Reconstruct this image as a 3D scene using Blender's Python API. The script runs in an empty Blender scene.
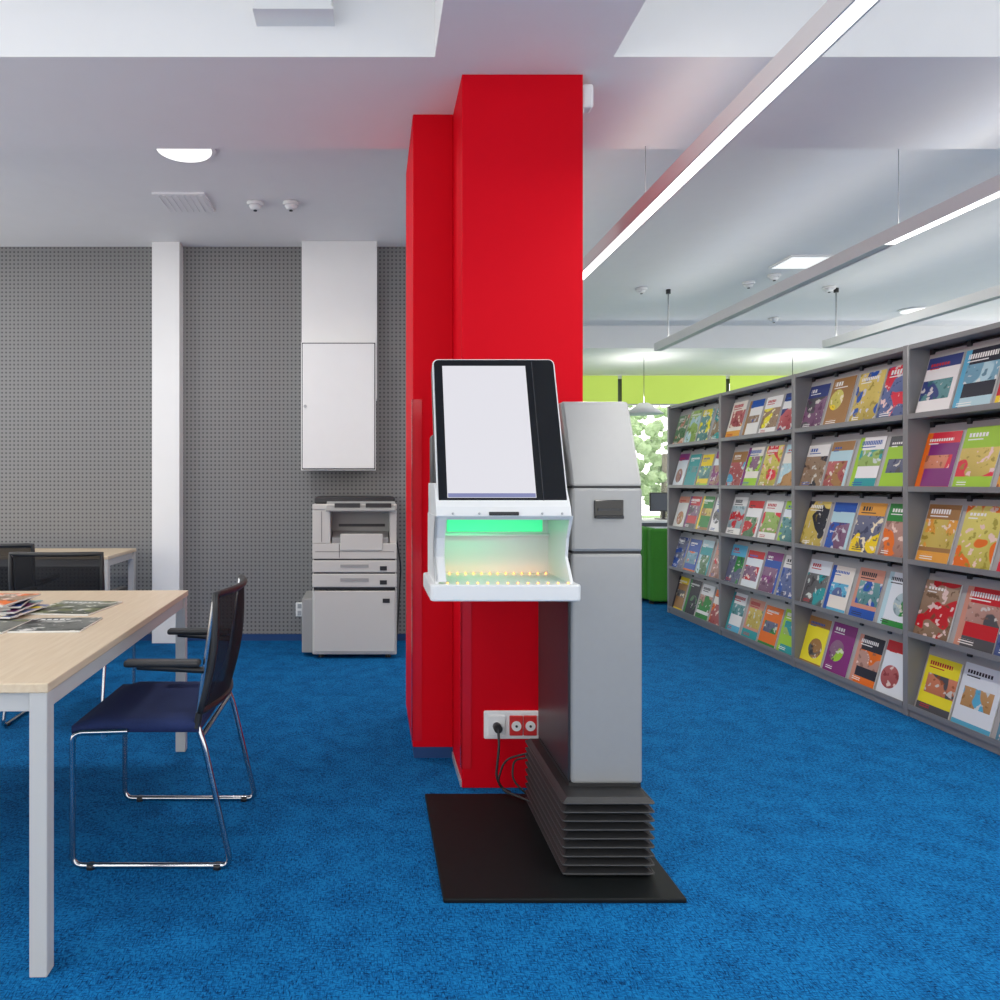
import bpy, bmesh, math, random
from mathutils import Vector, Matrix
random.seed(7)
S=bpy.context.scene
S.view_settings.view_transform='Standard'
COL=S.collection
# ---------------------------------------------------------------- materials
def newmat(n):
    m=bpy.data.materials.new(n); m.use_nodes=True
    return m, m.node_tree, m.node_tree.nodes['Principled BSDF']
def mat(n,c,rough=.5,metal=0,emit=None,es=0,noise=0,nscale=8,coat=0,alpha=1,spec=.5,bump=0):
    m,nt,b=newmat(n)
    b.inputs['Base Color'].default_value=(*c,1); b.inputs['Roughness'].default_value=rough
    b.inputs['Metallic'].default_value=metal; b.inputs['Coat Weight'].default_value=coat
    b.inputs['Alpha'].default_value=alpha; b.inputs['Specular IOR Level'].default_value=spec
    if emit: b.inputs['Emission Color'].default_value=(*emit,1); b.inputs['Emission Strength'].default_value=es
    if noise or bump:
        tc=nt.nodes.new('ShaderNodeTexCoord'); nz=nt.nodes.new('ShaderNodeTexNoise')
        nz.inputs['Scale'].default_value=nscale; nz.inputs['Detail'].default_value=4
        nt.links.new(tc.outputs['Object'],nz.inputs['Vector'])
        mx=nt.nodes.new('ShaderNodeMix'); mx.data_type='RGBA'
        mx.inputs['A'].default_value=(*[v*(1-noise) for v in c],1); mx.inputs['B'].default_value=(*[min(1,v*(1+noise)) for v in c],1)
        nt.links.new(nz.outputs['Fac'],mx.inputs['Factor']); nt.links.new(mx.outputs['Result'],b.inputs['Base Color'])
        if bump:
            bp=nt.nodes.new('ShaderNodeBump'); bp.inputs['Strength'].default_value=bump; bp.inputs['Distance'].default_value=.002
            nt.links.new(nz.outputs['Fac'],bp.inputs['Height']); nt.links.new(bp.outputs['Normal'],b.inputs['Normal'])
    return m
def math_n(nt,op,a,b=None,c=None):
    n=nt.nodes.new('ShaderNodeMath'); n.operation=op
    for i,v in enumerate((a,b,c)):
        if v is None: continue
        if isinstance(v,(int,float)): n.inputs[i].default_value=v
        else: nt.links.new(v,n.inputs[i])
    return n.outputs[0]
M_ceil=mat('ceiling_paint',(.84,.83,.82),.8,noise=.02)
M_beam=mat('beam_paint',(.84,.83,.82),.8,noise=.02)
M_white=mat('white_paint',(.80,.80,.79),.6,noise=.02)
M_red=mat('red_paint',(.60,.001,.010),.55,noise=.03,nscale=2,spec=.08)
M_redguard=mat('red_corner_guard',(.56,.008,.02),.2,spec=.35)
M_grey=mat('kiosk_silver',(.33,.33,.325),.36,metal=.25,noise=.03,nscale=40)
M_greyD=mat('kiosk_dark_grey',(.035,.036,.039),.35,metal=.3)
M_black=mat('black_plastic',(.016,.016,.017),.45)
M_pleat_hi=mat('bellows_highlight_paint',(.035,.035,.037),.4)  # lighter grey imitating highlights on the pleat edges
M_gloss=mat('black_glass',(.006,.006,.007),.08,spec=.4)
M_plate=mat('black_steel_plate',(.007,.0085,.009),.5,noise=.2,nscale=30,spec=.15)
M_kwhite=mat('kiosk_white',(.68,.69,.69),.3)
M_screen=mat('screen_lit',(.04,.04,.04),.25,emit=(.82,.81,.87),es=.88,spec=.3)
M_task=mat('screen_taskbar',(.05,.05,.1),.3,emit=(.2,.22,.4),es=.8)
M_green=mat('green_led',(.1,.5,.25),.4,emit=(.03,.95,.33),es=.75)
M_orange=mat('orange_led',(.8,.3,.1),.4,emit=(1,.36,.10),es=2.2)
M_chrome=mat('chrome',(.50,.51,.53),.18,metal=1)
M_alu=mat('aluminium',(.42,.43,.44),.4,metal=.3)
M_lumi=mat('luminaire_profile',(.72,.72,.71),.4)
M_legs=mat('table_frame_paint',(.52,.515,.50),.35,metal=.05)
M_tube=mat('tube_light_lit',(1,1,1),.4,emit=(1,.99,.96),es=3.0)
M_tubeoff=mat('tube_diffuser_off',(.45,.46,.47),.4)
M_lamp=mat('lamp_lit',(1,1,1),.4,emit=(1,.98,.94),es=1.4)
M_lampsoft=mat('lamp_soft',(1,1,1),.4,emit=(1,.98,.94),es=.6)
M_copier=mat('copier_shell',(.58,.56,.52),.45)
M_copier2=mat('copier_shell_grey',(.33,.33,.32),.5)
M_shelf=mat('shelf_metal',(.24,.24,.24),.42,metal=.15)
M_board=mat('shelf_display_board',(.42,.42,.415),.4,metal=.1)
M_seat=mat('seat_fabric',(.008,.020,.090),.9,noise=.3,nscale=200,bump=.3)
M_sofa=mat('green_upholstery',(.04,.24,.02),.85,noise=.1,nscale=30)
M_leaf=mat('foliage',(.38,.50,.28),.9,noise=.5,nscale=3,bump=.5)
M_trunk=mat('bark',(.20,.17,.14),.9,noise=.3)
M_grass=mat('grass',(.20,.32,.12),.9,noise=.3)
M_frame=mat('window_frame_dark',(.06,.065,.07),.4)
M_bb=mat('baseboard_blue',(.005,.045,.16),.6)
M_metald=mat('dark_metal',(.03,.03,.033),.4,metal=.3)
M_redsock=mat('red_socket',(.6,.03,.03),.35)
M_display=mat('monitor_display',(.05,.06,.08),.3)
# mesh backrest
m,nt,b=newmat('mesh_fabric'); M_mesh=m
b.inputs['Base Color'].default_value=(.010,.010,.012,1); b.inputs['Roughness'].default_value=.8; b.inputs['Alpha'].default_value=.9; b.inputs['Specular IOR Level'].default_value=.2
# blind: its emission stands in for daylight through the cloth
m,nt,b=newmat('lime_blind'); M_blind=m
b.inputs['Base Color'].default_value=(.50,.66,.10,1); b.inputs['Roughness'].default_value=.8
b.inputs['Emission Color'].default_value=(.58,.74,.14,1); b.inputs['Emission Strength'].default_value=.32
# glass
m,nt,b=newmat('window_glass'); M_glass=m
b.inputs['Base Color'].default_value=(.9,.95,.95,1); b.inputs['Roughness'].default_value=.03; b.inputs['Alpha'].default_value=.06
# wood
m,nt,b=newmat('beech_laminate'); M_wood=m
tc=nt.nodes.new('ShaderNodeTexCoord'); mp=nt.nodes.new('ShaderNodeMapping')
mp.inputs['Scale'].default_value=(25,1.5,25)
nz=nt.nodes.new('ShaderNodeTexNoise'); nz.inputs['Scale'].default_value=3; nz.inputs['Detail'].default_value=5
cr=nt.nodes.new('ShaderNodeValToRGB'); cr.color_ramp.elements[0].position=.3; cr.color_ramp.elements[1].position=.7
cr.color_ramp.elements[0].color=(.60,.47,.32,1); cr.color_ramp.elements[1].color=(.67,.55,.395,1)
nt.links.new(tc.outputs['Object'],mp.inputs[0]); nt.links.new(mp.outputs[0],nz.inputs['Vector']); nt.links.new(nz.outputs['Fac'],cr.inputs[0]); nt.links.new(cr.outputs[0],b.inputs['Base Color'])
b.inputs['Roughness'].default_value=.38
# carpet
m,nt,b=newmat('blue_carpet'); M_carpet=m
tc=nt.nodes.new('ShaderNodeTexCoord')
def nzs(sx,sy,sc,det=2):
    mp=nt.nodes.new('ShaderNodeMapping'); mp.inputs['Scale'].default_value=(sx,sy,1); nt.links.new(tc.outputs['Object'],mp.inputs[0])
    n=nt.nodes.new('ShaderNodeTexNoise'); n.inputs['Scale'].default_value=sc; n.inputs['Detail'].default_value=det; n.inputs['Roughness'].default_value=.6
    nt.links.new(mp.outputs[0],n.inputs['Vector']); return n.outputs['Fac']
a=nzs(1,4,58); c=nzs(4,1,58); d=nzs(1,1,9,6)
mn=math_n(nt,'MINIMUM',a,c)
val=math_n(nt,'ADD',mn,math_n(nt,'MULTIPLY',math_n(nt,'SUBTRACT',d,.5),.26))
cr=nt.nodes.new('ShaderNodeValToRGB'); e=cr.color_ramp.elements
e[0].position=.29; e[0].color=(.001,.018,.065,1); e[1].position=.56; e[1].color=(.008,.170,.42,1)
x=e.new(.42); x.color=(.0025,.085,.25,1)
nt.links.new(val,cr.inputs[0]); nt.links.new(cr.outputs[0],b.inputs['Base Color']); b.inputs['Roughness'].default_value=.95; b.inputs['Specular IOR Level'].default_value=.1
bp=nt.nodes.new('ShaderNodeBump'); bp.inputs['Strength'].default_value=.4; bp.inputs['Distance'].default_value=.003; nt.links.new(val,bp.inputs['Height']); nt.links.new(bp.outputs[0],b.inputs['Normal'])
# perforated wall
m,nt,b=newmat('perforated_panel'); M_perf=m
tc=nt.nodes.new('ShaderNodeTexCoord'); sp=nt.nodes.new('ShaderNodeSeparateXYZ'); nt.links.new(tc.outputs['Object'],sp.inputs[0])
P=1/.032
fx=math_n(nt,'SUBTRACT',math_n(nt,'FRACT',math_n(nt,'MULTIPLY',math_n(nt,'ADD',sp.outputs[0],20),P)),.5)
fz=math_n(nt,'SUBTRACT',math_n(nt,'FRACT',math_n(nt,'MULTIPLY',math_n(nt,'ADD',sp.outputs[2],20),P)),.5)
r2=math_n(nt,'ADD',math_n(nt,'MULTIPLY',fx,fx),math_n(nt,'MULTIPLY',fz,fz))
hole=math_n(nt,'LESS_THAN',r2,.06)
mx=nt.nodes.new('ShaderNodeMix'); mx.data_type='RGBA'; mx.inputs['A'].default_value=(.215,.212,.21,1); mx.inputs['B'].default_value=(.08,.08,.08,1)
nt.links.new(hole,mx.inputs['Factor']); nt.links.new(mx.outputs['Result'],b.inputs['Base Color']); b.inputs['Roughness'].default_value=.7
# magazine cover
m,nt,b=newmat('magazine_cover'); M_mag=m
def attr(n):
    a=nt.nodes.new('ShaderNodeAttribute'); a.attribute_name=n; return a
def mixc(f,A,B):
    q=nt.nodes.new('ShaderNodeMix'); q.data_type='RGBA'
    for k_,v_ in (('Factor',f),('A',A),('B',B)):
        if isinstance(v_,(int,float)): q.inputs[k_].default_value=v_
        elif isinstance(v_,tuple): q.inputs[k_].default_value=v_
        else: nt.links.new(v_,q.inputs[k_])
    return q.outputs['Result']
MUL=lambda a,b_:math_n(nt,'MULTIPLY',a,b_)
ADD=lambda a,b_:math_n(nt,'ADD',a,b_)
SUB=lambda a,b_:math_n(nt,'SUBTRACT',a,b_)
GT=lambda a,b_:math_n(nt,'GREATER_THAN',a,b_)
LT=lambda a,b_:math_n(nt,'LESS_THAN',a,b_)
cA,cB,cP,cT,cC=attr('cA').outputs['Color'],attr('cB').outputs['Color'],attr('cP').outputs['Color'],attr('cT').outputs['Color'],attr('cC').outputs['Color']
uv=nt.nodes.new('ShaderNodeUVMap'); uv.uv_map='UVMap'
sp=nt.nodes.new('ShaderNodeSeparateXYZ'); nt.links.new(uv.outputs[0],sp.inputs[0]); U,V=sp.outputs[0],sp.outputs[1]
sc=nt.nodes.new('ShaderNodeSeparateColor'); nt.links.new(cP,sc.inputs[0]); R,G_,B_=sc.outputs[0],sc.outputs[1],sc.outputs[2]
cb=nt.nodes.new('ShaderNodeCombineXYZ'); nt.links.new(ADD(U,MUL(R,50)),cb.inputs[0]); nt.links.new(ADD(MUL(V,1.4),MUL(G_,50)),cb.inputs[1])
def nois(s,det,dist=0):
    n=nt.nodes.new('ShaderNodeTexNoise'); n.inputs['Scale'].default_value=s; n.inputs['Detail'].default_value=det; n.inputs['Distortion'].default_value=dist
    nt.links.new(cb.outputs[0],n.inputs['Vector']); return n.outputs['Fac']
n1=nois(1.1,0,.3); n2=nois(4.5,2,.2); n3=nois(1.5,1,.5)
def ramp(f,p0,p1):
    q=nt.nodes.new('ShaderNodeMapRange'); q.inputs['From Min'].default_value=p0; q.inputs['From Max'].default_value=p1; nt.links.new(f,q.inputs['Value']); return q.outputs[0]
DKc=mixc(.65,cB,(.015,.015,.02,1)); LTc=mixc(.22,cB,(.85,.85,.8,1)); HI=mixc(.7,cC,(.85,.82,.75,1))
ph=mixc(ADD(MUL(V,.6),MUL(n1,.5)),DKc,LTc); ph=mixc(ramp(n3,.54,.56),ph,cC)
ph=mixc(ramp(n2,.60,.63),ph,HI); ph=mixc(MUL(ramp(n2,.40,.36),.8),ph,DKc)
blk=MUL(MUL(GT(V,MUL(MUL(R,.45),GT(R,.35))),LT(V,ADD(.55,MUL(G_,.22)))),MUL(GT(U,MUL(GT(R,.6),.12)),LT(U,ADD(.88,MUL(GT(G_,.4),.2)))))
du=SUB(U,ADD(.3,MUL(R,.4))); dv=MUL(SUB(V,ADD(.3,MUL(G_,.25))),1.4)
dist=ADD(MUL(du,du),MUL(dv,dv))
disc=LT(dist,.09)
flat_=mixc(MUL(LT(V,MUL(G_,.22)),GT(R,.5)),cA,cC)
flat_=mixc(MUL(GT(V,.80),LT(G_,.3)),flat_,cC)
flat_=mixc(MUL(MUL(LT(U,.16),GT(R,.75)),1),flat_,cB)
L3=mixc(disc,flat_,ph); L2=mixc(blk,flat_,ph)
art=mixc(LT(B_,.30),mixc(GT(B_,.9),L2,L3),ph)
let=GT(math_n(nt,'FRACT',MUL(U,ADD(8,MUL(R,8)))),.28)
t1=MUL(MUL(GT(V,.84),LT(V,ADD(.88,MUL(G_,.05)))),let)
t1=MUL(t1,MUL(GT(U,.1),LT(U,ADD(.4,MUL(R,.5)))))
t2=MUL(MUL(GT(V,.79),LT(V,.81)),MUL(GT(U,.1),LT(U,ADD(.3,MUL(G_,.4)))))
ln=MUL(GT(math_n(nt,'FRACT',MUL(V,26)),.6),MUL(GT(V,.06),LT(V,.14)))
ln=MUL(MUL(ln,GT(G_,.4)),MUL(GT(U,.1),LT(U,ADD(.15,MUL(G_,.4)))))
tt=math_n(nt,'MAXIMUM',math_n(nt,'MAXIMUM',t1,t2),ln)
nt.links.new(mixc(tt,art,cT),b.inputs['Base Color']); b.inputs['Roughness'].default_value=.35; b.inputs['Specular IOR Level'].default_value=.3
M_paper=mat('paper_edges',(.7,.69,.66),.8)
# ---------------------------------------------------------------- geometry helpers
def link(o,parent=None):
    COL.objects.link(o)
    if parent: o.parent=parent
    return o
def grp(name,loc=(0,0,0),rz=0):
    e=bpy.data.objects.new(name,None); e.empty_display_size=.1; e.location=loc; e.rotation_euler=(0,0,rz); COL.objects.link(e); return e
def finish(name,bm,m,parent,bevel=0,seg=2,smooth=False,M=None):
    me=bpy.data.meshes.new(name); bmesh.ops.recalc_face_normals(bm,faces=bm.faces[:]); bm.to_mesh(me); bm.free()
    if isinstance(m,(list,tuple)):
        for q in m: me.materials.append(q)
    else: me.materials.append(m)
    o=bpy.data.objects.new(name,me); link(o,parent)
    if M is not None: o.matrix_local=M
    if smooth:
        for p in me.polygons: p.use_smooth=True
    if bevel:
        md=o.modifiers.new('bev','BEVEL'); md.width=bevel; md.segments=seg; md.limit_method='ANGLE'; md.angle_limit=math.radians(40)
    return o
def addbox(bm,x0,x1,y0,y1,z0,z1):
    v=[bm.verts.new(p) for p in ((x0,y0,z0),(x1,y0,z0),(x1,y1,z0),(x0,y1,z0),(x0,y0,z1),(x1,y0,z1),(x1,y1,z1),(x0,y1,z1))]
    fs=[]
    for f in ((0,3,2,1),(4,5,6,7),(0,1,5,4),(1,2,6,5),(2,3,7,6),(3,0,4,7)): fs.append(bm.faces.new([v[i] for i in f]))
    return fs
def box(name,x0,x1,y0,y1,z0,z1,m,parent=None,bevel=0,M=None,seg=2):
    bm=bmesh.new(); addbox(bm,min(x0,x1),max(x0,x1),min(y0,y1),max(y0,y1),min(z0,z1),max(z0,z1)); return finish(name,bm,m,parent,bevel,seg,M=M)
def boxes(name,lst,m,parent=None,bevel=0,M=None):
    bm=bmesh.new()
    for b_ in lst: addbox(bm,*b_)
    return finish(name,bm,m,parent,bevel,M=M)
def prismX(name,pts,x0,x1,m,parent=None,bevel=0):
    bm=bmesh.new(); a=[bm.verts.new((x0,y,z)) for y,z in pts]; c=[bm.verts.new((x1,y,z)) for y,z in pts]
    bm.faces.new(a); bm.faces.new(c[::-1]); n=len(pts)
    for i in range(n): bm.faces.new((a[i],c[i],c[(i+1)%n],a[(i+1)%n]))
    return finish(name,bm,m,parent,bevel)
def rrect(name,w,h,r,z0,z1,m,parent,M,bevel=0,x0=0,y0=0):
    pts=[]
    for cx,cy,a0 in ((w-r,h-r,0),(r,h-r,90),(r,r,180),(w-r,r,270)):
        for k in range(6):
            a=math.radians(a0+k*18); pts.append((x0+cx+r*math.cos(a),y0+cy+r*math.sin(a)))
    bm=bmesh.new(); a=[bm.verts.new((x,y,z0)) for x,y in pts]; c=[bm.verts.new((x,y,z1)) for x,y in pts]
    bm.faces.new(a[::-1]); bm.faces.new(c); n=len(pts)
    for i in range(n): bm.faces.new((a[i],a[(i+1)%n],c[(i+1)%n],c[i]))
    return finish(name,bm,m,parent,bevel,M=M)
def cyl(name,c,r,h,m,parent=None,axis='Z',r2=None,seg=24):
    bm=bmesh.new(); bmesh.ops.create_cone(bm,cap_ends=True,segments=seg,radius1=r,radius2=r if r2 is None else r2,depth=h)
    R={'Z':Matrix(),'X':Matrix.Rotation(math.pi/2,4,'Y'),'Y':Matrix.Rotation(math.pi/2,4,'X')}[axis]
    bm.transform(Matrix.Translation(c)@R); o=finish(name,bm,m,parent)
    for p in o.data.polygons: p.use_smooth=len(p.vertices)==4
    return o
def fillet(pts,r,n=5,closed=False):
    out=[]; pts=[Vector(p) for p in pts]; N=len(pts)
    for i,p in enumerate(pts):
        if not closed and i in (0,N-1): out.append(p); continue
        a=pts[(i-1)%N]; c=pts[(i+1)%N]; da=(a-p); dc=(c-p); rr=min(r,da.length*.45,dc.length*.45)
        A=p+da.normalized()*rr; C=p+dc.normalized()*rr
        for k in range(n+1):
            t=k/n; out.append(A*(1-t)**2+p*2*t*(1-t)+C*t*t)
    return out
def tube(name,pts,rad,m,parent=None,r=.04,closed=False):
    cu=bpy.data.curves.new(name,'CURVE'); cu.dimensions='3D'; cu.bevel_depth=rad; cu.bevel_resolution=3; cu.use_fill_caps=True
    pp=fillet(pts,r,closed=closed) if r else [Vector(p) for p in pts]; s=cu.splines.new('POLY'); s.points.add(len(pp)-1); s.use_cyclic_u=closed
    for q,p in zip(s.points,pp): q.co=(*p,1)
    t=bpy.data.objects.new('tmp',cu); COL.objects.link(t); dg=bpy.context.evaluated_depsgraph_get(); me=bpy.data.meshes.new_from_object(t.evaluated_get(dg))
    bpy.data.objects.remove(t); bpy.data.curves.remove(cu); me.materials.clear(); me.materials.append(m); me.name=name
    for p in me.polygons: p.use_smooth=True
    return link(bpy.data.objects.new(name,me),parent)
# ---------------------------------------------------------------- room
XL,XR,YN,YB,YF=-5.0,8.0,-3.5,5.73,10.7
box('floor',XL-.1,XR+.1,YN-.1,YF+.2,-.1,0,M_carpet)
c=grp('ceiling')
box('ceiling_mid',XL,XR,3.61,8.6,3.13,3.3,M_ceil,c)
box('ceiling_far_soffit',1.0,XR,8.6,YF,2.86,3.3,M_white,c)
box('ceiling_recess',XL,XR,YN,2.83,3.5,3.6,M_white,c)
box('ceiling_cross_beam',XL,XR,2.83,3.61,2.925,3.6,M_beam,c)
box('ceiling_long_beam',.255,.957,YN,2.83,2.925,3.5,M_beam,c)
w=grp('wall_back')
box('perforated_panels',XL,1.0,YB,YB+.15,0,3.13,M_perf,w)
w=grp('wall_left')
boxes('wall_parts',[(XL-.15,XL,YN,YB+.15,0,.5),(XL-.15,XL,YN,YB+.15,3.0,3.6)]+[(XL-.15,XL,y-.15,y+.15,.5,3.0) for y in (YN+.15,-.6,2.5,YB)],M_white,w)
box('wall_inner',.85,1.0,YB+.15,YF,0,3.13,M_white)
w=grp('wall_right')
boxes('wall_parts',[(XR,XR+.15,YN,YF,0,.5),(XR,XR+.15,YN,YF,3.0,3.6)]+[(XR,XR+.15,y-.15,y+.15,.5,3.0) for y in (YN+.15,0,3.5,7,YF-.15)],M_white,w)
box('trim_1',-1.70,-1.485,YB-.12,YB,0,3.13,M_white,None,.004)
box('trim_2',-.53,.055,YB-.14,YB,1.9,3.13,M_white,None,.004)
box('baseboard_back',XL,-1.70,YB-.02,YB,0,.05,M_bb); box('baseboard_inner',-1.485,1.0,YB-.02,YB,0,.05,M_bb)
nw=grp('wall_near')
boxes('wall_parts',[(XL,XR,YN-.15,YN,0,.5),(XL,XR,YN-.15,YN,3.0,3.6)]+[(x-.12,x+.12,YN-.15,YN,.5,3.0) for x in (XL+.12,-1.8,1.5,4.7,XR-.12)],M_white,nw)
fw=grp('wall_far')
boxes('wall_parts',[(1.0,XR,YF,YF+.15,0,.6),(1.0,XR,YF,YF+.15,2.8,3.13)],M_white,fw)
wi=0
xs=[1.0,2.1,3.7,5.3,6.9,8.0]
for a_,b_ in zip(xs[:-1],xs[1:]):
    wi+=1; g=grp('window_%d'%wi)
    boxes('frame',[(a_,a_+.05,YF+.02,YF+.1,.6,2.8),(b_-.05,b_,YF+.02,YF+.1,.6,2.8),(a_+.05,b_-.05,YF+.02,YF+.1,.6,.66),(a_+.05,b_-.05,YF+.02,YF+.1,2.74,2.8)],M_frame,g)
    box('glass',a_+.05,b_-.05,YF+.05,YF+.06,.66,2.74,M_glass,g)
    box('roller_blind',a_+.03,b_-.03,YF-.04,YF-.035,2.42,2.84,M_blind,g)
    box('blind_bar',a_+.03,b_-.03,YF-.05,YF-.03,2.40,2.42,M_alu,g)
box('ground_outside',-10,20,YF+.2,30,-.3,-.1,M_grass)
for i,(tx,ty,s) in enumerate([(5.3,19.5,1.0),(8.2,20,1.2),(7.0,21.5,1.1)]):
    t=grp('tree',(tx,ty,-.1)); cyl('trunk',(0,0,.9*s),.12*s,1.8*s,M_trunk,t,r2=.08)
    bm=bmesh.new()
    for k in range(120):
        mm=Matrix.Translation((random.uniform(-1.7,1.7)*s,random.uniform(-.8,.8)*s,(2.0+random.uniform(-1.2,1.1))*s))@Matrix.Scale(random.uniform(.05,.16)*s,4)
        bmesh.ops.create_icosphere(bm,subdivisions=2,radius=1,matrix=mm)
    for v in bm.verts: v.co+=Vector([random.uniform(-.05,.05) for _ in range(3)])
    finish('foliage',bm,M_leaf,t)
# ---------------------------------------------------------------- red pillar
p=grp('red_pillar')
box('pillar_main',.377,.873,2.95,3.9,0,2.925,M_red,p,.003)
box('pillar_wing',.195,.377,3.27,3.9,.05,2.925,M_red,p,.003)
box('pillar_wing_base',.2,.377,3.275,3.89,0,.05,M_bb,p)
box('pillar_side_base',.372,.377,2.96,3.27,0,.03,M_alu,p)
boxes('corner_guards',[(.192,.235,3.266,3.27,.08,1.63),(.191,.195,3.266,3.31,.08,1.63),(.374,.415,2.946,2.95,.08,1.63),(.373,.377,2.946,2.99,.08,1.63)],M_redguard,p)
box('motion_sensor_body',.873,.925,2.97,3.03,2.80,2.9,M_white,p,.012); box('motion_sensor_bracket',.873,.885,2.98,3.02,2.78,2.8,M_white,p)
# sockets
s=grp('wall_socket')
box('backplate',.465,.69,2.935,2.95,.205,.32,M_white,s,.006)
for i,(x,mm) in enumerate([(.515,M_white),(.595,M_redsock),(.652,M_redsock)]):
    box('module_%d'%(i+1),x-.027 if i else x-.036,x+.027 if i else x+.036,2.927,2.936,.222,.303,mm,s,.003)
    cyl('well_%d'%(i+1),(x,2.925,.262),.02,.004,M_white,s,'Y'); cyl('pin_%d'%(i+1),(x,2.922,.262),.005,.004,M_metald,s,'Y')
# ---------------------------------------------------------------- kiosk
k=grp('self_checkout_kiosk')
cyl('power_plug',(.515,2.905,.262),.017,.035,M_black,k,'Y')
tube('power_cord',[(.515,2.89,.262),(.515,2.87,.2),(.50,2.86,.08),(.53,2.85,.03),(.58,2.80,.03),(.62,2.75,.03)],.005,M_black,k,r=.03)
tube('data_cord',[(.615,2.82,.03),(.56,2.84,.08),(.57,2.86,.15),(.615,2.83,.17)],.004,M_black,k,r=.03)
tube('data_cord_loop',[(.56,2.87,.014+.004),(.50,2.84,.06),(.53,2.84,.16),(.615,2.80,.2)],.004,M_black,k,r=.04)
box('base_plate',.218,.943,2.14,2.868,0,.014,M_plate,k,.004)
bm=bmesh.new(); n=9; z0,z1=.014,.262
rings=[]; edges=[]
for i in range(2*n+1):
    z=z0+(z1-z0)*i/(2*n); ins=0 if i%2 else .028
    if i in(0,2*n): ins=.016
    cs=[(x,y,z) for x,y in ((.604+ins,2.25+ins),(.890-ins,2.25+ins),(.890-ins,2.80-ins),(.604+ins,2.80-ins))]
    if i%2: edges.append(cs)
    rings.append([bm.verts.new(q) for q in cs])
for a_,b_ in zip(rings[:-1],rings[1:]):
    for j in range(4): bm.faces.new((a_[j],a_[(j+1)%4],b_[(j+1)%4],b_[j]))
bm.faces.new(rings[0][::-1]); bm.faces.new(rings[-1])
finish('bellows',bm,M_black,k)
for i,cs in enumerate(edges): tube('bellows_highlight_%d'%(i+1),cs,.0025,M_pleat_hi,k,r=.01,closed=True)  # thin lighter loops paint the highlight lines along the pleats
box('body_foot',.648,.882,2.345,2.77,.255,.275,M_black,k)
box('body_lower',.655,.887,2.34,2.78,.27,1.022,M_grey,k,.012,seg=3)
box('body_front_dark_panel',.648,.664,2.352,2.775,.275,1.0,M_greyD,k,.004)
prismX('body_upper',[(2.34,1.026),(2.34,1.235),(2.78,1.235),(2.78,1.026)],.655,.887,M_grey,k,.01)
prismX('body_top_wedge',[(2.34,1.239),(2.47,1.53),(2.74,1.53),(2.78,1.239)],.655,.887,M_grey,k,.01)
box('seam',.66,.882,2.345,2.77,1.02,1.24,M_black,k)
boxes('printer_slot_frame',[(.728,.822,2.332,2.341,1.135,1.195)],M_gloss,k,.003)
box('printer_slot',.738,.812,2.328,2.334,1.16,1.168,M_greyD,k)
box('printer_slot_lip',.73,.82,2.322,2.334,1.135,1.145,M_black,k,.002)
v=Vector((0,.18,.48)).normalized(); nn=Vector((0,-.48,.18)).normalized()
Ms=Matrix(((1,0,0,.205),(0,v.y,nn.y,2.2),(0,v.z,nn.z,1.178),(0,0,0,1)))
W=.402; Hh=.512
rrect('screen_housing',W,Hh,.022,-.05,-.006,M_greyD,k,Ms,.004)
rrect('screen_rim',W,Hh,.02,-.006,.004,M_kwhite,k,Ms,.002)
rrect('screen_bezel',W-.010,Hh-.010,.016,.003,.007,M_gloss,k,Ms,0,.005,.005)
box('screen_display',.032,.304,.026,.484,.006,.0085,M_screen,k,M=Ms)
box('screen_taskbar',.034,.302,.027,.040,.0085,.0092,M_task,k,M=Ms)
box('bezel_line',.325,.327,.012,.5,.0065,.0078,M_greyD,k,M=Ms)
prismX('hood',[(2.185,1.178),(2.175,1.150),(2.19,1.138),(2.47,1.138),(2.47,1.25),(2.24,1.25)],.200,.610,M_kwhite,k,.003)
box('scanner_camera',.36,.45,2.171,2.182,1.152,1.163,M_black,k,.002)
CH=[(2.178,1.15),(2.47,1.15),(2.47,.90),(2.18,.90),(2.18,.95),(2.24,1.02),(2.225,1.08)]
prismX('cheek_right',CH,.606,.616,M_kwhite,k,.002)
prismX('cheek_left',CH,.198,.208,M_kwhite,k,.002)
prismX('cheek_rim_left',[(2.178,1.15),(2.20,1.15),(2.245,1.08),(2.26,1.02),(2.20,.95),(2.18,.95),(2.24,1.02),(2.225,1.08)],.198,.232,M_kwhite,k,.002)
box('niche_back',.2,.612,2.45,2.47,.92,1.2,M_kwhite,k)
box('green_light_strip',.262,.585,2.44,2.45,1.085,1.128,M_green,k,.003)
box('niche_ledge',.208,.606,2.430,2.45,1.070,1.078,M_kwhite,k,.003)
rrect('tray',.455,.31,.015,.893,.944,M_kwhite,k,Matrix.Translation((.182,2.165,0)),.006)
L=bpy.data.lights.new('scanner_glow','AREA'); L.shape='RECTANGLE'; L.size=.20; L.size_y=.03; L.energy=.16; L.color=(.04,1,.38)
o=bpy.data.objects.new('scanner_glow',L); o.location=(.32,2.36,1.132); link(o,k)
bm=bmesh.new()
for i in range(15): bmesh.ops.create_cone(bm,cap_ends=True,segments=10,radius1=.0035,radius2=.003,depth=.006,matrix=Matrix.Translation((.213+i*.027,2.42,.947)))
for i in range(14): bmesh.ops.create_cone(bm,cap_ends=True,segments=10,radius1=.0035,radius2=.003,depth=.006,matrix=Matrix.Translation((.205+i*.0305,2.185,.946)))
finish('tray_leds',bm,M_orange,k)
L=bpy.data.lights.new('tray_led_glow','AREA'); L.shape='RECTANGLE'; L.size=.38; L.size_y=.01; L.energy=.05; L.color=(1,.38,.12)
o=bpy.data.objects.new('tray_led_glow',L); o.location=(.405,2.40,.955); o.rotation_euler=(math.radians(60),0,0); link(o,k)
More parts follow.
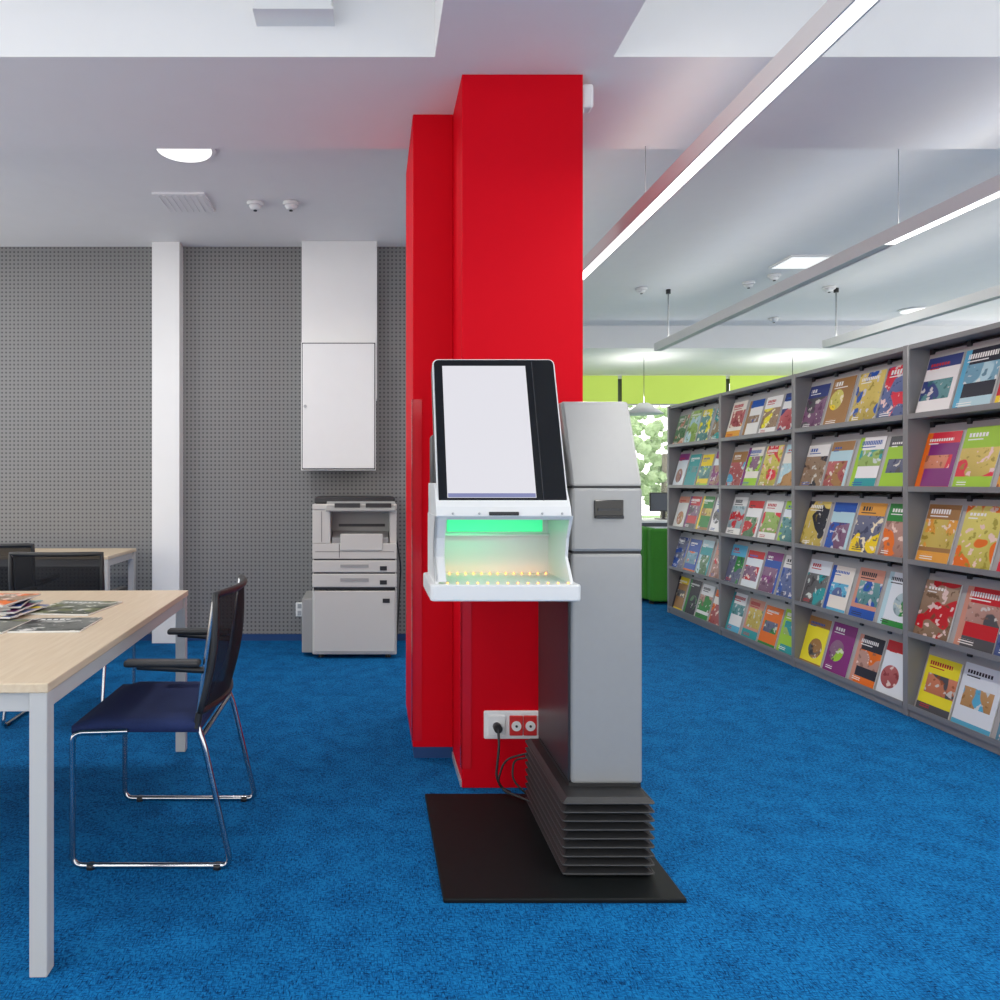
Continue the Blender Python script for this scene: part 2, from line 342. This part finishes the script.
bm=bmesh.new()
for x,y in [(.25,2.172),(.33,2.172),(.52,2.172),(.58,2.172)]: bmesh.ops.create_uvsphere(bm,u_segments=8,v_segments=6,radius=.004,matrix=Matrix.Translation((x,y,1.158)))
finish('screws',bm,M_alu,k)
box('niche_housing',.215,.60,2.47,2.6,.95,1.42,M_greyD,k,.01)
box('mount_bracket',.58,.66,2.475,2.68,.96,1.42,M_greyD,k,.006)
box('tray_bracket',.50,.66,2.40,2.6,.875,.93,M_greyD,k,.005)
cyl('tray_knob',(.53,2.3,.885),.02,.02,M_metald,k)
# ---------------------------------------------------------------- linear luminaires (with added ceiling fill)
def lum(X,ya,yb,lit_to,wires,z=2.58,e=11,up=.75):
    g=grp('linear_pendant_light'); w=.038
    boxes('profile',[(X-w,X-w+.008,ya,yb,z,z+.075),(X+w-.008,X+w,ya,yb,z,z+.075),(X-w+.008,X+w-.008,ya,yb,z+.02,z+.075),(X-w,X+w,ya-.004,ya,z,z+.075),(X-w,X+w,yb,yb+.004,z,z+.075)],M_lumi,g)
    if lit_to>ya: box('tube_lit',X-w+.008,X+w-.008,ya,min(yb,lit_to),z+.004,z+.019,M_tube,g)
    if lit_to<yb: box('diffuser_off',X-w+.008,X+w-.008,max(ya,lit_to),yb,z+.004,z+.019,M_tubeoff,g)
    for i,yy in enumerate(wires):
        zt=2.925 if 2.83<yy<3.61 else (3.13 if yy>3.6 else 3.5)
        r=.012 if yy>6.5 else .0035
        cyl('wire_%d'%i,(X,yy,(z+.075+zt)/2),r*.6,zt-z-.075,M_alu,g,seg=8)
        if yy>6.5: cyl('cap_%d'%i,(X,yy,zt-.02),.022,.04,M_metald,g,seg=12)
    if lit_to>ya:
        L=bpy.data.lights.new('strip_lamp','AREA'); L.shape='RECTANGLE'; L.size=.06; L.size_y=min(yb,lit_to)-ya; L.energy=e*L.size_y; L.color=(1,.97,.92)
        o=bpy.data.objects.new('strip_lamp',L); o.location=(X,(ya+min(yb,lit_to))/2,z-.004); link(o,g)
    L=bpy.data.lights.new('ceiling_fill','AREA'); L.shape='RECTANGLE'; L.size=.06; L.size_y=yb-ya; L.energy=up*L.size_y; L.color=(1,.98,.95)  # upward fill light, added to brighten the ceiling
    o=bpy.data.objects.new('ceiling_fill',L); o.location=(X,(ya+yb)/2,z+.08); o.rotation_euler=(math.pi,0,0); link(o,g)
lum(1.37,.6,6.9,7,[.9,3.58,6.8],e=6,up=.5); lum(2.9,.9,7.25,4.03,[1.1,3.95,7.0],e=13); lum(4.5,1.0,7.1,1.0,[1.2,3.95,6.95])
def downlight(x,y,z=3.13,r=.13,e=25,mm=None):
    g=grp('ceiling_downlight'); cyl('ring',(x,y,z-.006),r*1.15,.014,M_white,g,seg=32); cyl('lens',(x,y,z-.012),r,.014,mm or M_lamp,g,seg=32)
    if e:
        L=bpy.data.lights.new('spot_lamp','AREA'); L.shape='DISK'; L.size=r*2; L.energy=e; o=bpy.data.objects.new('spot_lamp',L); o.location=(x,y,z-.025); link(o,g)
downlight(-1.04,4.03,e=20,r=.15); downlight(-3.2,4.1,e=20); downlight(5.9,7.8,e=0,mm=M_lampsoft)
def panel(x,y,z=3.13,s=.3,e=30,mm=None):
    g=grp('ceiling_light_panel'); box('frame',x-s,x+s,y-s,y+s,z-.015,z,M_white,g); box('diffuser',x-s+.02,x+s-.02,y-s+.02,y+s-.02,z-.02,z-.014,mm or M_lamp,g)
    L=bpy.data.lights.new('panel_lamp','AREA'); L.shape='SQUARE'; L.size=2*s-.05; L.energy=e; o=bpy.data.objects.new('panel_lamp',L); o.location=(x,y,z-.03); link(o,g)
panel(3.64,6.1,s=.17,e=12,mm=M_lampsoft)
for (x,y) in [(-2.2,.6),(-2.2,-1.8),(3.2,-1.2)]: panel(x,y,z=3.5,s=.45,e=32)  # unseen panels, added to light the near part of the room
g=grp('air_diffuser'); box('plate',-1.41,-1.07,4.65,4.97,3.115,3.13,M_ceil,g); boxes('slats',[(-1.39+i*.04,-1.37+i*.04,4.67,4.95,3.111,3.116) for i in range(8)],M_ceil,g)
g=grp('ventilation_box'); box('body',-.44,-.145,2.73,2.83,3.05,3.5,M_white,g,.004); box('lip',-.445,-.14,2.725,2.83,3.045,3.055,M_white,g)
def det(x,y,z=3.13,n='smoke_detector'):
    g=grp(n); cyl('base',(x,y,z-.012),.055,.024,M_white,g); cyl('head',(x,y,z-.035),.025,.03,M_white,g,r2=.045); cyl('led',(x,y,z-.052),.012,.008,M_metald,g)
det(-.77,4.83); det(-.53,4.83); det(2.62,6.95); det(3.55,6.75); det(3.65,6.5); det(4.4,6.9); det(4.6,8.2)
for x in (3.5,5.4,7.0):
    g=grp('pendant_lamp'); cyl('shade',(x,9.2,2.2),.24,.14,M_white,g,r2=.06); cyl('cord',(x,9.2,2.56),.004,.6,M_metald,g,seg=8)
    L=bpy.data.lights.new('soffit_fill','AREA'); L.shape='DISK'; L.size=.1; L.energy=6; L.color=(1,.98,.95)  # lamp added above each shade, aimed up to brighten the far soffit
    o=bpy.data.objects.new('soffit_fill',L); o.location=(x,9.2,2.28); o.rotation_euler=(math.pi,0,0); link(o,g)
# ---------------------------------------------------------------- wall cabinet + copier
g=grp('wall_cabinet'); box('body',-.522,.045,YB-.27,YB-.14,1.345,2.32,M_white,g,.004); box('door',-.510,.033,YB-.285,YB-.272,1.36,2.305,M_white,g,.005)
box('gap',-.516,.039,YB-.273,YB-.268,1.353,2.313,M_metald,g)
cyl('lock',(-.49,YB-.29,1.83),.012,.01,M_alu,g,'Y'); box('rear_frame',-.5,.02,YB-.14,YB,1.38,1.9,M_white,g)
g=grp('photocopier'); x0,x1,yf,yb=-.41,.19,5.12,5.66
box('cabinet',x0,x1,yf,yb,.03,.50,M_copier,g,.008)
box('cabinet_door',x0+.012,x1-.012,yf-.012,yf,.05,.485,M_copier,g,.006)
box('tray_1',x0,x1,yf-.012,yb,.51,.605,M_copier,g,.006); box('tray_2',x0,x1,yf-.012,yb,.615,.70,M_copier,g,.006)
boxes('tray_handles',[(x0+.2,x1-.2,yf-.016,yf-.011,.55,.575),(x0+.2,x1-.2,yf-.016,yf-.011,.65,.672)],M_copier2,g)
boxes('tray_labels',[(x1-.12,x1-.07,yf-.016,yf-.011,.53,.56),(x1-.12,x1-.07,yf-.016,yf-.011,.63,.66),(x1-.1,x1-.05,yf-.016,yf-.011,.40,.43)],M_metald,g)
box('gaps',x0+.01,x1-.01,yf,yb-.01,.48,.72,M_metald,g)
box('engine',x0,x1,yf-.005,yb,.71,.82,M_copier,g,.006)
boxes('panel_lines',[(x0+.19,x0+.194,yf-.0065,yf-.004,.72,.815),(x0+.02,x1-.02,yf-.0065,yf-.004,.76,.763),(x0+.065,x0+.068,yf-.0065,yf-.004,.83,1.05)],M_metald,g)
box('side_pillar_left',x0,x0+.13,yf-.005,yb,.82,1.06,M_copier,g,.006)
box('bay_back',x0+.13,x1,yf+.18,yb,.82,1.06,M_copier2,g)
box('bay_right',x1-.05,x1,yf+.02,yf+.18,.82,1.06,M_copier,g,.004)
prismX('output_tray',[(yf+.01,.82),(yf+.01,.86),(yf+.18,.90),(yf+.18,.82)],x0+.14,x1-.06,M_copier2,g)
box('front_flap',x0+.2,x1-.1,yf-.012,yf,.77,.89,M_copier,g,.008)
boxes('output_slot',[(x0+.18,x1-.08,yf+.172,yf+.181,.93,.95)],M_metald,g)
box('scanner',x0,x1,yf-.01,yb,1.06,1.10,M_copier,g,.006)
prismX('control_panel',[(yf-.07,1.05),(yf-.07,1.065),(yf+.06,1.12),(yf+.06,1.05)],x0+.10,x1-.01,M_copier2,g,.004)
boxes('control_keys',[(x0+.16,x0+.34,yf-.045,yf+.03,1.075,1.106),(x0+.38,x1-.04,yf-.045,yf+.03,1.075,1.106)],M_metald,g)
box('lid',x0+.01,x1-.01,yf+.06,yb,1.10,1.15,M_metald,g,.012)
box('side_unit',x0-.08,x0,yf+.05,yb-.1,.03,.42,M_copier2,g,.008)
bm=bmesh.new()
for x in (x0+.06,x1-.06):
    for y in (yf+.06,yb-.06): bmesh.ops.create_cone(bm,cap_ends=True,segments=12,radius1=.02,radius2=.02,depth=.03,matrix=Matrix.Translation((x,y,.015)))
finish('casters',bm,M_black,g)
tube('copier_cord',[(.19,5.5,.9),(.24,5.6,.6),(.22,5.6,.2),(.2,5.5,.02)],.006,M_black,g,r=.05)
g=grp('wall_outlet'); box('plate',-.59,-.53,YB-.012,YB,.19,.30,M_white,g,.004); boxes('holes',[(-.575,-.545,YB-.015,YB-.011,.2,.235),(-.575,-.545,YB-.015,YB-.011,.255,.29)],M_alu,g)
# ---------------------------------------------------------------- tables
def table(ox,oy,rz,wx,ly,z=.745):
    g=grp('reading_table',(ox,oy,0),rz); t=.025
    x0,x1,y0,y1=-wx,0,0,ly
    box('top',x0,x1,y0,y1,z-t,z,M_wood,g,.003)
    L=.045; f=.004
    legs=[(a,a+L,b_,b_+L,0,z-t) for a in (x0+f,x1-f-L) for b_ in (y0+f,y1-f-L)]
    boxes('legs',legs,M_legs,g,.003)
    boxes('apron',[(x0+f+L,x1-f-L,y0+f+.01,y0+f+.04,z-t-.05,z-t),(x0+f+L,x1-f-L,y1-f-.04,y1-f-.01,z-t-.05,z-t),(x0+f+.01,x0+f+.04,y0+f+L,y1-f-L,z-t-.05,z-t),(x1-f-.04,x1-f-.01,y0+f+L,y1-f-L,z-t-.05,z-t)],M_legs,g,.002)
    return g
table(-.812,1.815,math.radians(1.6),1.65,1.58); table(-1.81,4.98,0,1.6,.6)
# ---------------------------------------------------------------- chairs (front = -X)
def chair(cx,cy,rz):
    g=grp('office_armchair',(cx,cy,0),rz); h=.25; r=.0095
    for i,s in enumerate((-1,1)):
        y=s*h
        tube('side_frame_%d'%(i+1),[(.16,y*.93,.885),(.10,y*.93,.46),(.125,y*.97,.40),(.215,y,.0095),(-.30,y,.0095),(-.30,y,.44),(-.12,y,.445)],r,M_chrome,g,r=.035)
        tube('arm_support_%d'%(i+1),[(.125,y*.95,.64),(-.09,y,.655)],.011,M_black,g,r=0)
        box('arm_pad_%d'%(i+1),-.13,.115,y-.022,y+.022,.655,.677,M_black,g,.009,seg=3)
        cyl('glide_%d'%(i+1),(-.24,y,.008),.014,.016,M_black,g); cyl('glide_rear_%d'%(i+1),(.17,y,.008),.014,.016,M_black,g)
    tube('cross_front',[(-.2,-h,.43),(-.2,h,.43)],r,M_chrome,g,r=0); tube('cross_rear',[(.115,-h*.96,.42),(.115,h*.96,.42)],r,M_chrome,g,r=0)
    bm=bmesh.new(); nx,ny=12,12; top=[];bot=[]
    for i in range(nx+1):
        a=[];b2=[]
        for j in range(ny+1):
            u=i/nx;w_=j/ny; x=-.305+u*.415; y=-.245+w_*.49
            ex=min(u,1-u)*nx/1.2; ey=min(w_,1-w_)*ny/1.2
            e=min(1,ex)*min(1,ey); zz=.470+ .012*e - .010*math.sin(math.pi*u)*math.sin(math.pi*w_) - (.01 if u<.09 else 0)
            a.append(bm.verts.new((x,y,zz))); b2.append(bm.verts.new((x,y,.440-(.006 if u<.09 else 0))))
        top.append(a);bot.append(b2)
    for i in range(nx):
        for j in range(ny):
            bm.faces.new((top[i][j],top[i+1][j],top[i+1][j+1],top[i][j+1])); bm.faces.new((bot[i][j],bot[i][j+1],bot[i+1][j+1],bot[i+1][j]))
    for j in range(ny):
        bm.faces.new((top[0][j],top[0][j+1],bot[0][j+1],bot[0][j])); bm.faces.new((top[nx][j+1],top[nx][j],bot[nx][j],bot[nx][j+1]))
    for i in range(nx):
        bm.faces.new((top[i+1][0],top[i][0],bot[i][0],bot[i+1][0])); bm.faces.new((top[i][ny],top[i+1][ny],bot[i+1][ny],bot[i][ny]))
    finish('seat',bm,M_seat,g,smooth=True)
    def bp(u,w_):
        y=-.235+.47*u; z=.50+.385*w_; x=.108+.052*w_+.045*math.sin(math.pi*u)+.02*math.sin(math.pi*w_)
        return (x,y,z)
    bm=bmesh.new(); G=[[bm.verts.new(bp(i/12,j/8)) for j in range(9)] for i in range(13)]
    for i in range(12):
        for j in range(8): bm.faces.new((G[i][j],G[i+1][j],G[i+1][j+1],G[i][j+1]))
    finish('back_mesh',bm,M_mesh,g,smooth=True)
    path=[bp(i/12,0) for i in range(13)]+[bp(1,j/8) for j in range(1,9)]+[bp(1-i/12,1) for i in range(1,13)]+[bp(0,1-j/8) for j in range(1,8)]
    tube('back_frame',path,.012,M_black,g,r=0,closed=True)
    for s in(0,1): tube('back_strut_%d'%s,[bp(s,0),(.10,(-.235,.235)[s],.45)],.012,M_black,g,r=0)
chair(-.665,2.585,0); chair(-1.62,3.88,-math.pi/2); chair(-2.22,4.40,-math.pi/2)
# ---------------------------------------------------------------- magazine mesh builder
WH=[(.82,.82,.80),(.84,.84,.84),(.80,.80,.77),(.72,.78,.82),(.80,.76,.68)]
BR=[(.55,.01,.02),(.010,.08,.40),(.85,.62,.01),(.85,.75,.03),(.02,.24,.04),(.78,.16,.01),(.70,.02,.05),(.22,.02,.18),(.015,.015,.03),(.10,.42,.62),(.34,.60,.03),(.62,.28,.20),(.03,.05,.20),(.02,.32,.34),(.08,.08,.09),(.35,.18,.06),(.45,.66,.72),(.75,.35,.05)]
class Mags:
    def __init__(s):
        s.bm=bmesh.new(); s.uv=s.bm.loops.layers.uv.new('UVMap'); s.l={k:s.bm.loops.layers.float_color.new(k) for k in('cA','cB','cC','cP','cT')}
    def add(s,o,u,v,n,w,h,t,ca=None,cbb=None,cp=None,cc=None):
        o,u,v,n=Vector(o),Vector(u).normalized(),Vector(v).normalized(),Vector(n).normalized()
        P=lambda a,b,c:s.bm.verts.new(o+u*a+v*b+n*c)
        k=[P(0,0,0),P(w,0,0),P(w,h,0),P(0,h,0),P(0,0,t),P(w,0,t),P(w,h,t),P(0,h,t)]
        ca=ca or (random.choice(WH) if random.random()<.5 else random.choice(BR)); cbb=cbb or random.choice(BR); cc=cc or random.choice(BR)
        lum_=sum(ca)/3; cT=random.choice([(.02,.02,.03),(.5,.02,.03),(.02,.1,.4)]) if lum_>.35 else (.85,.85,.82)
        cP=cp or (random.random(),random.random(),random.random())
        if cP[2]<.3: cT=(.85,.85,.82)
        for idx,f in enumerate(((4,5,6,7),(0,3,2,1),(0,1,5,4),(1,2,6,5),(2,3,7,6),(3,0,4,7))):
            fc=s.bm.faces.new([k[i] for i in f]); fc.material_index=0 if idx<2 else 1
            for lp,q in zip(fc.loops,((0,0),(1,0),(1,1),(0,1))):
                lp[s.uv].uv=q; lp[s.l['cA']]=(*ca,1); lp[s.l['cB']]=(*cbb,1); lp[s.l['cC']]=(*cc,1); lp[s.l['cP']]=(*cP,1); lp[s.l['cT']]=(*cT,1)
    def done(s,name):
        me=bpy.data.meshes.new(name); s.bm.to_mesh(me); s.bm.free(); me.materials.append(M_mag); me.materials.append(M_paper)
        return link(bpy.data.objects.new(name,me))
# ---------------------------------------------------------------- bookshelf
g=grp('magazine_display_shelf'); SX=2.88; D=.40; pitch=1.028; ys=[1.82+pitch*i for i in range(6)]; H=1.99; RP=.388; Z0=.04
boxes('uprights',[(SX,SX+D,y-.018,y+.018,0,H) for y in ys],M_shelf,g,.003)
box('back_panel',SX+D-.02,SX+D,ys[0],ys[-1],.02,H,M_shelf,g)
boxes('top_bottom',[(SX+.01,SX+D-.02,a+.018,b_-.018,H-.025,H) for a,b_ in zip(ys[:-1],ys[1:])]+[(SX+.01,SX+D-.02,a+.018,b_-.018,.0,.038) for a,b_ in zip(ys[:-1],ys[1:])],M_shelf,g)
bm=bmesh.new(); bm2=bmesh.new(); bm3=bmesh.new()
mg=Mags()
TX,TZ=.085,.31
ti=Vector((TX,0,TZ)).normalized(); no=Vector((-TZ,0,TX)).normalized()
for a,b_ in zip(ys[:-1],ys[1:]):
    for r in range(5):
        z=Z0+RP*r; ya,yb_=a+.02,b_-.02
        addbox(bm,SX+.005,SX+D-.02,ya,yb_,z,z+.012)
        addbox(bm,SX+.0,SX+.006,ya,yb_,z,z+.028)
        o=Vector((SX+.032,0,z+.014)); e=o+ti*.352
        vs=[bm2.verts.new(p_) for p_ in ((o.x,ya,o.z),(o.x,yb_,o.z),(e.x,yb_,e.z),(e.x,ya,e.z),(o.x+.008,ya,o.z),(o.x+.008,yb_,o.z),(e.x+.008,yb_,e.z),(e.x+.008,ya,e.z))]
        for f in ((0,1,2,3),(7,6,5,4),(0,4,5,1),(1,5,6,2),(2,6,7,3),(3,7,4,0)): bm2.faces.new([vs[i] for i in f])
        nmag=4
        for j in range(nmag+1):
            yy=ya+.02+(yb_-ya-.04)*j/nmag
            addbox(bm3,e.x-.012,e.x+.05,yy-.012,yy+.012,e.z-.012,e.z+.018)
        addbox(bm3,e.x+.01,e.x+.03,ya,yb_,e.z-.004,e.z+.008)
        for j in range(nmag):
            w=random.choice([.215,.225,.225,.22,.21]); h=random.choice([.31,.30,.315,.29,.305])
            slot=(yb_-ya)/nmag; yc=ya+slot*(j+.5)+random.uniform(-.008,.008)
            t=random.choice([.003,.005,.008])
            base=Vector((SX+.032,yc+w/2,z+.0155))+no*.0015
            mg.add(base,(0,-1,0),ti,no,w,h,t)
finish('ledges',bm,M_shelf,g); finish('display_boards',bm2,M_board,g); finish('hinges',bm3,M_metald,g)
mg.done('shelved_magazines')
mg=Mags(); zt=.7455
def flat(x,y,a,w=.21,h=.29,t=.006,z=zt,ca=None,cb2=None,cc=None):
    u=(math.cos(a),math.sin(a),0); v_=(-math.sin(a),math.cos(a),0); mg.add((x,y,z),u,v_,(0,0,1),w,h,t,ca,cb2,(random.random(),random.random(),.2),cc)
DK=(.04,.045,.04); GN=(.07,.09,.03); OL=(.16,.18,.08)
flat(-1.22,2.42,.05,.24,.24,.006,ca=DK,cb2=(.08,.09,.07),cc=(.03,.03,.03)); flat(-1.47,2.40,.03,.24,.24,.006,ca=(.06,.07,.05),cb2=(.10,.11,.08),cc=OL)
flat(-1.33,2.76,-.1,.26,.30,.006,ca=DK,cb2=GN,cc=OL); flat(-1.64,2.85,.2,.22,.28,.006,ca=(.25,.05,.06),cb2=(.3,.1,.08))
for i in range(9): flat(-1.52+random.uniform(-.03,.03),2.62+random.uniform(-.02,.02),random.uniform(-.1,.5),.20,.27,.006,zt+.0065+i*.0065,ca=random.choice([(.7,.68,.62),(.6,.5,.4),(.6,.1,.1),(.7,.7,.7)]))
for i in range(5): flat(-2.0+random.uniform(-.03,.03),2.75+random.uniform(-.03,.03),random.uniform(-.5,.5),.22,.29,.006,zt+i*.0065)
mg.done('table_magazines')
# ---------------------------------------------------------------- green sofa + desk
g=grp('green_sofa')
box('back',2.86,3.0,7.5,9.0,0.03,.78,M_sofa,g,.03,seg=3); box('seat',3.0,3.6,7.5,9.0,.03,.42,M_sofa,g,.03,seg=3); box('arm',2.88,3.6,7.38,7.5,.03,.78,M_sofa,g,.03,seg=3)
boxes('feet',[(x,x+.04,y,y+.04,0,.03) for x in(2.9,3.5) for y in(7.45,8.9)],M_black,g)
g=grp('computer_desk'); box('top',3.0,4.6,9.6,10.3,.72,.75,M_white,g); boxes('legs',[(x,x+.04,y,y+.04,0,.72) for x in(3.02,4.54) for y in(9.62,10.24)],M_alu,g)
g=grp('computer_monitor'); box('panel',3.85,4.25,9.9,9.93,.86,1.12,M_black,g,.004); box('display',3.865,4.235,9.896,9.9,.875,1.105,M_display,g); box('stand',4.03,4.07,9.92,9.95,.76,.95,M_black,g); box('foot',3.95,4.15,9.85,10.0,.75,.762,M_black,g)
# ---------------------------------------------------------------- world, camera
wd=bpy.data.worlds.new('World'); S.world=wd; wd.use_nodes=True; nt=wd.node_tree; bg=nt.nodes['Background']
bg.inputs[0].default_value=(1,.985,.955,1); bg.inputs[1].default_value=2.65
cd=bpy.data.cameras.new('Camera'); cam=bpy.data.objects.new('Camera',cd); COL.objects.link(cam)
cam.location=(0,0,1.25); cam.rotation_euler=(math.pi/2,0,0); cd.sensor_width=36; cd.lens=25.92; cd.shift_x=.13; cd.shift_y=-.017; cd.clip_start=.05
S.camera=cam
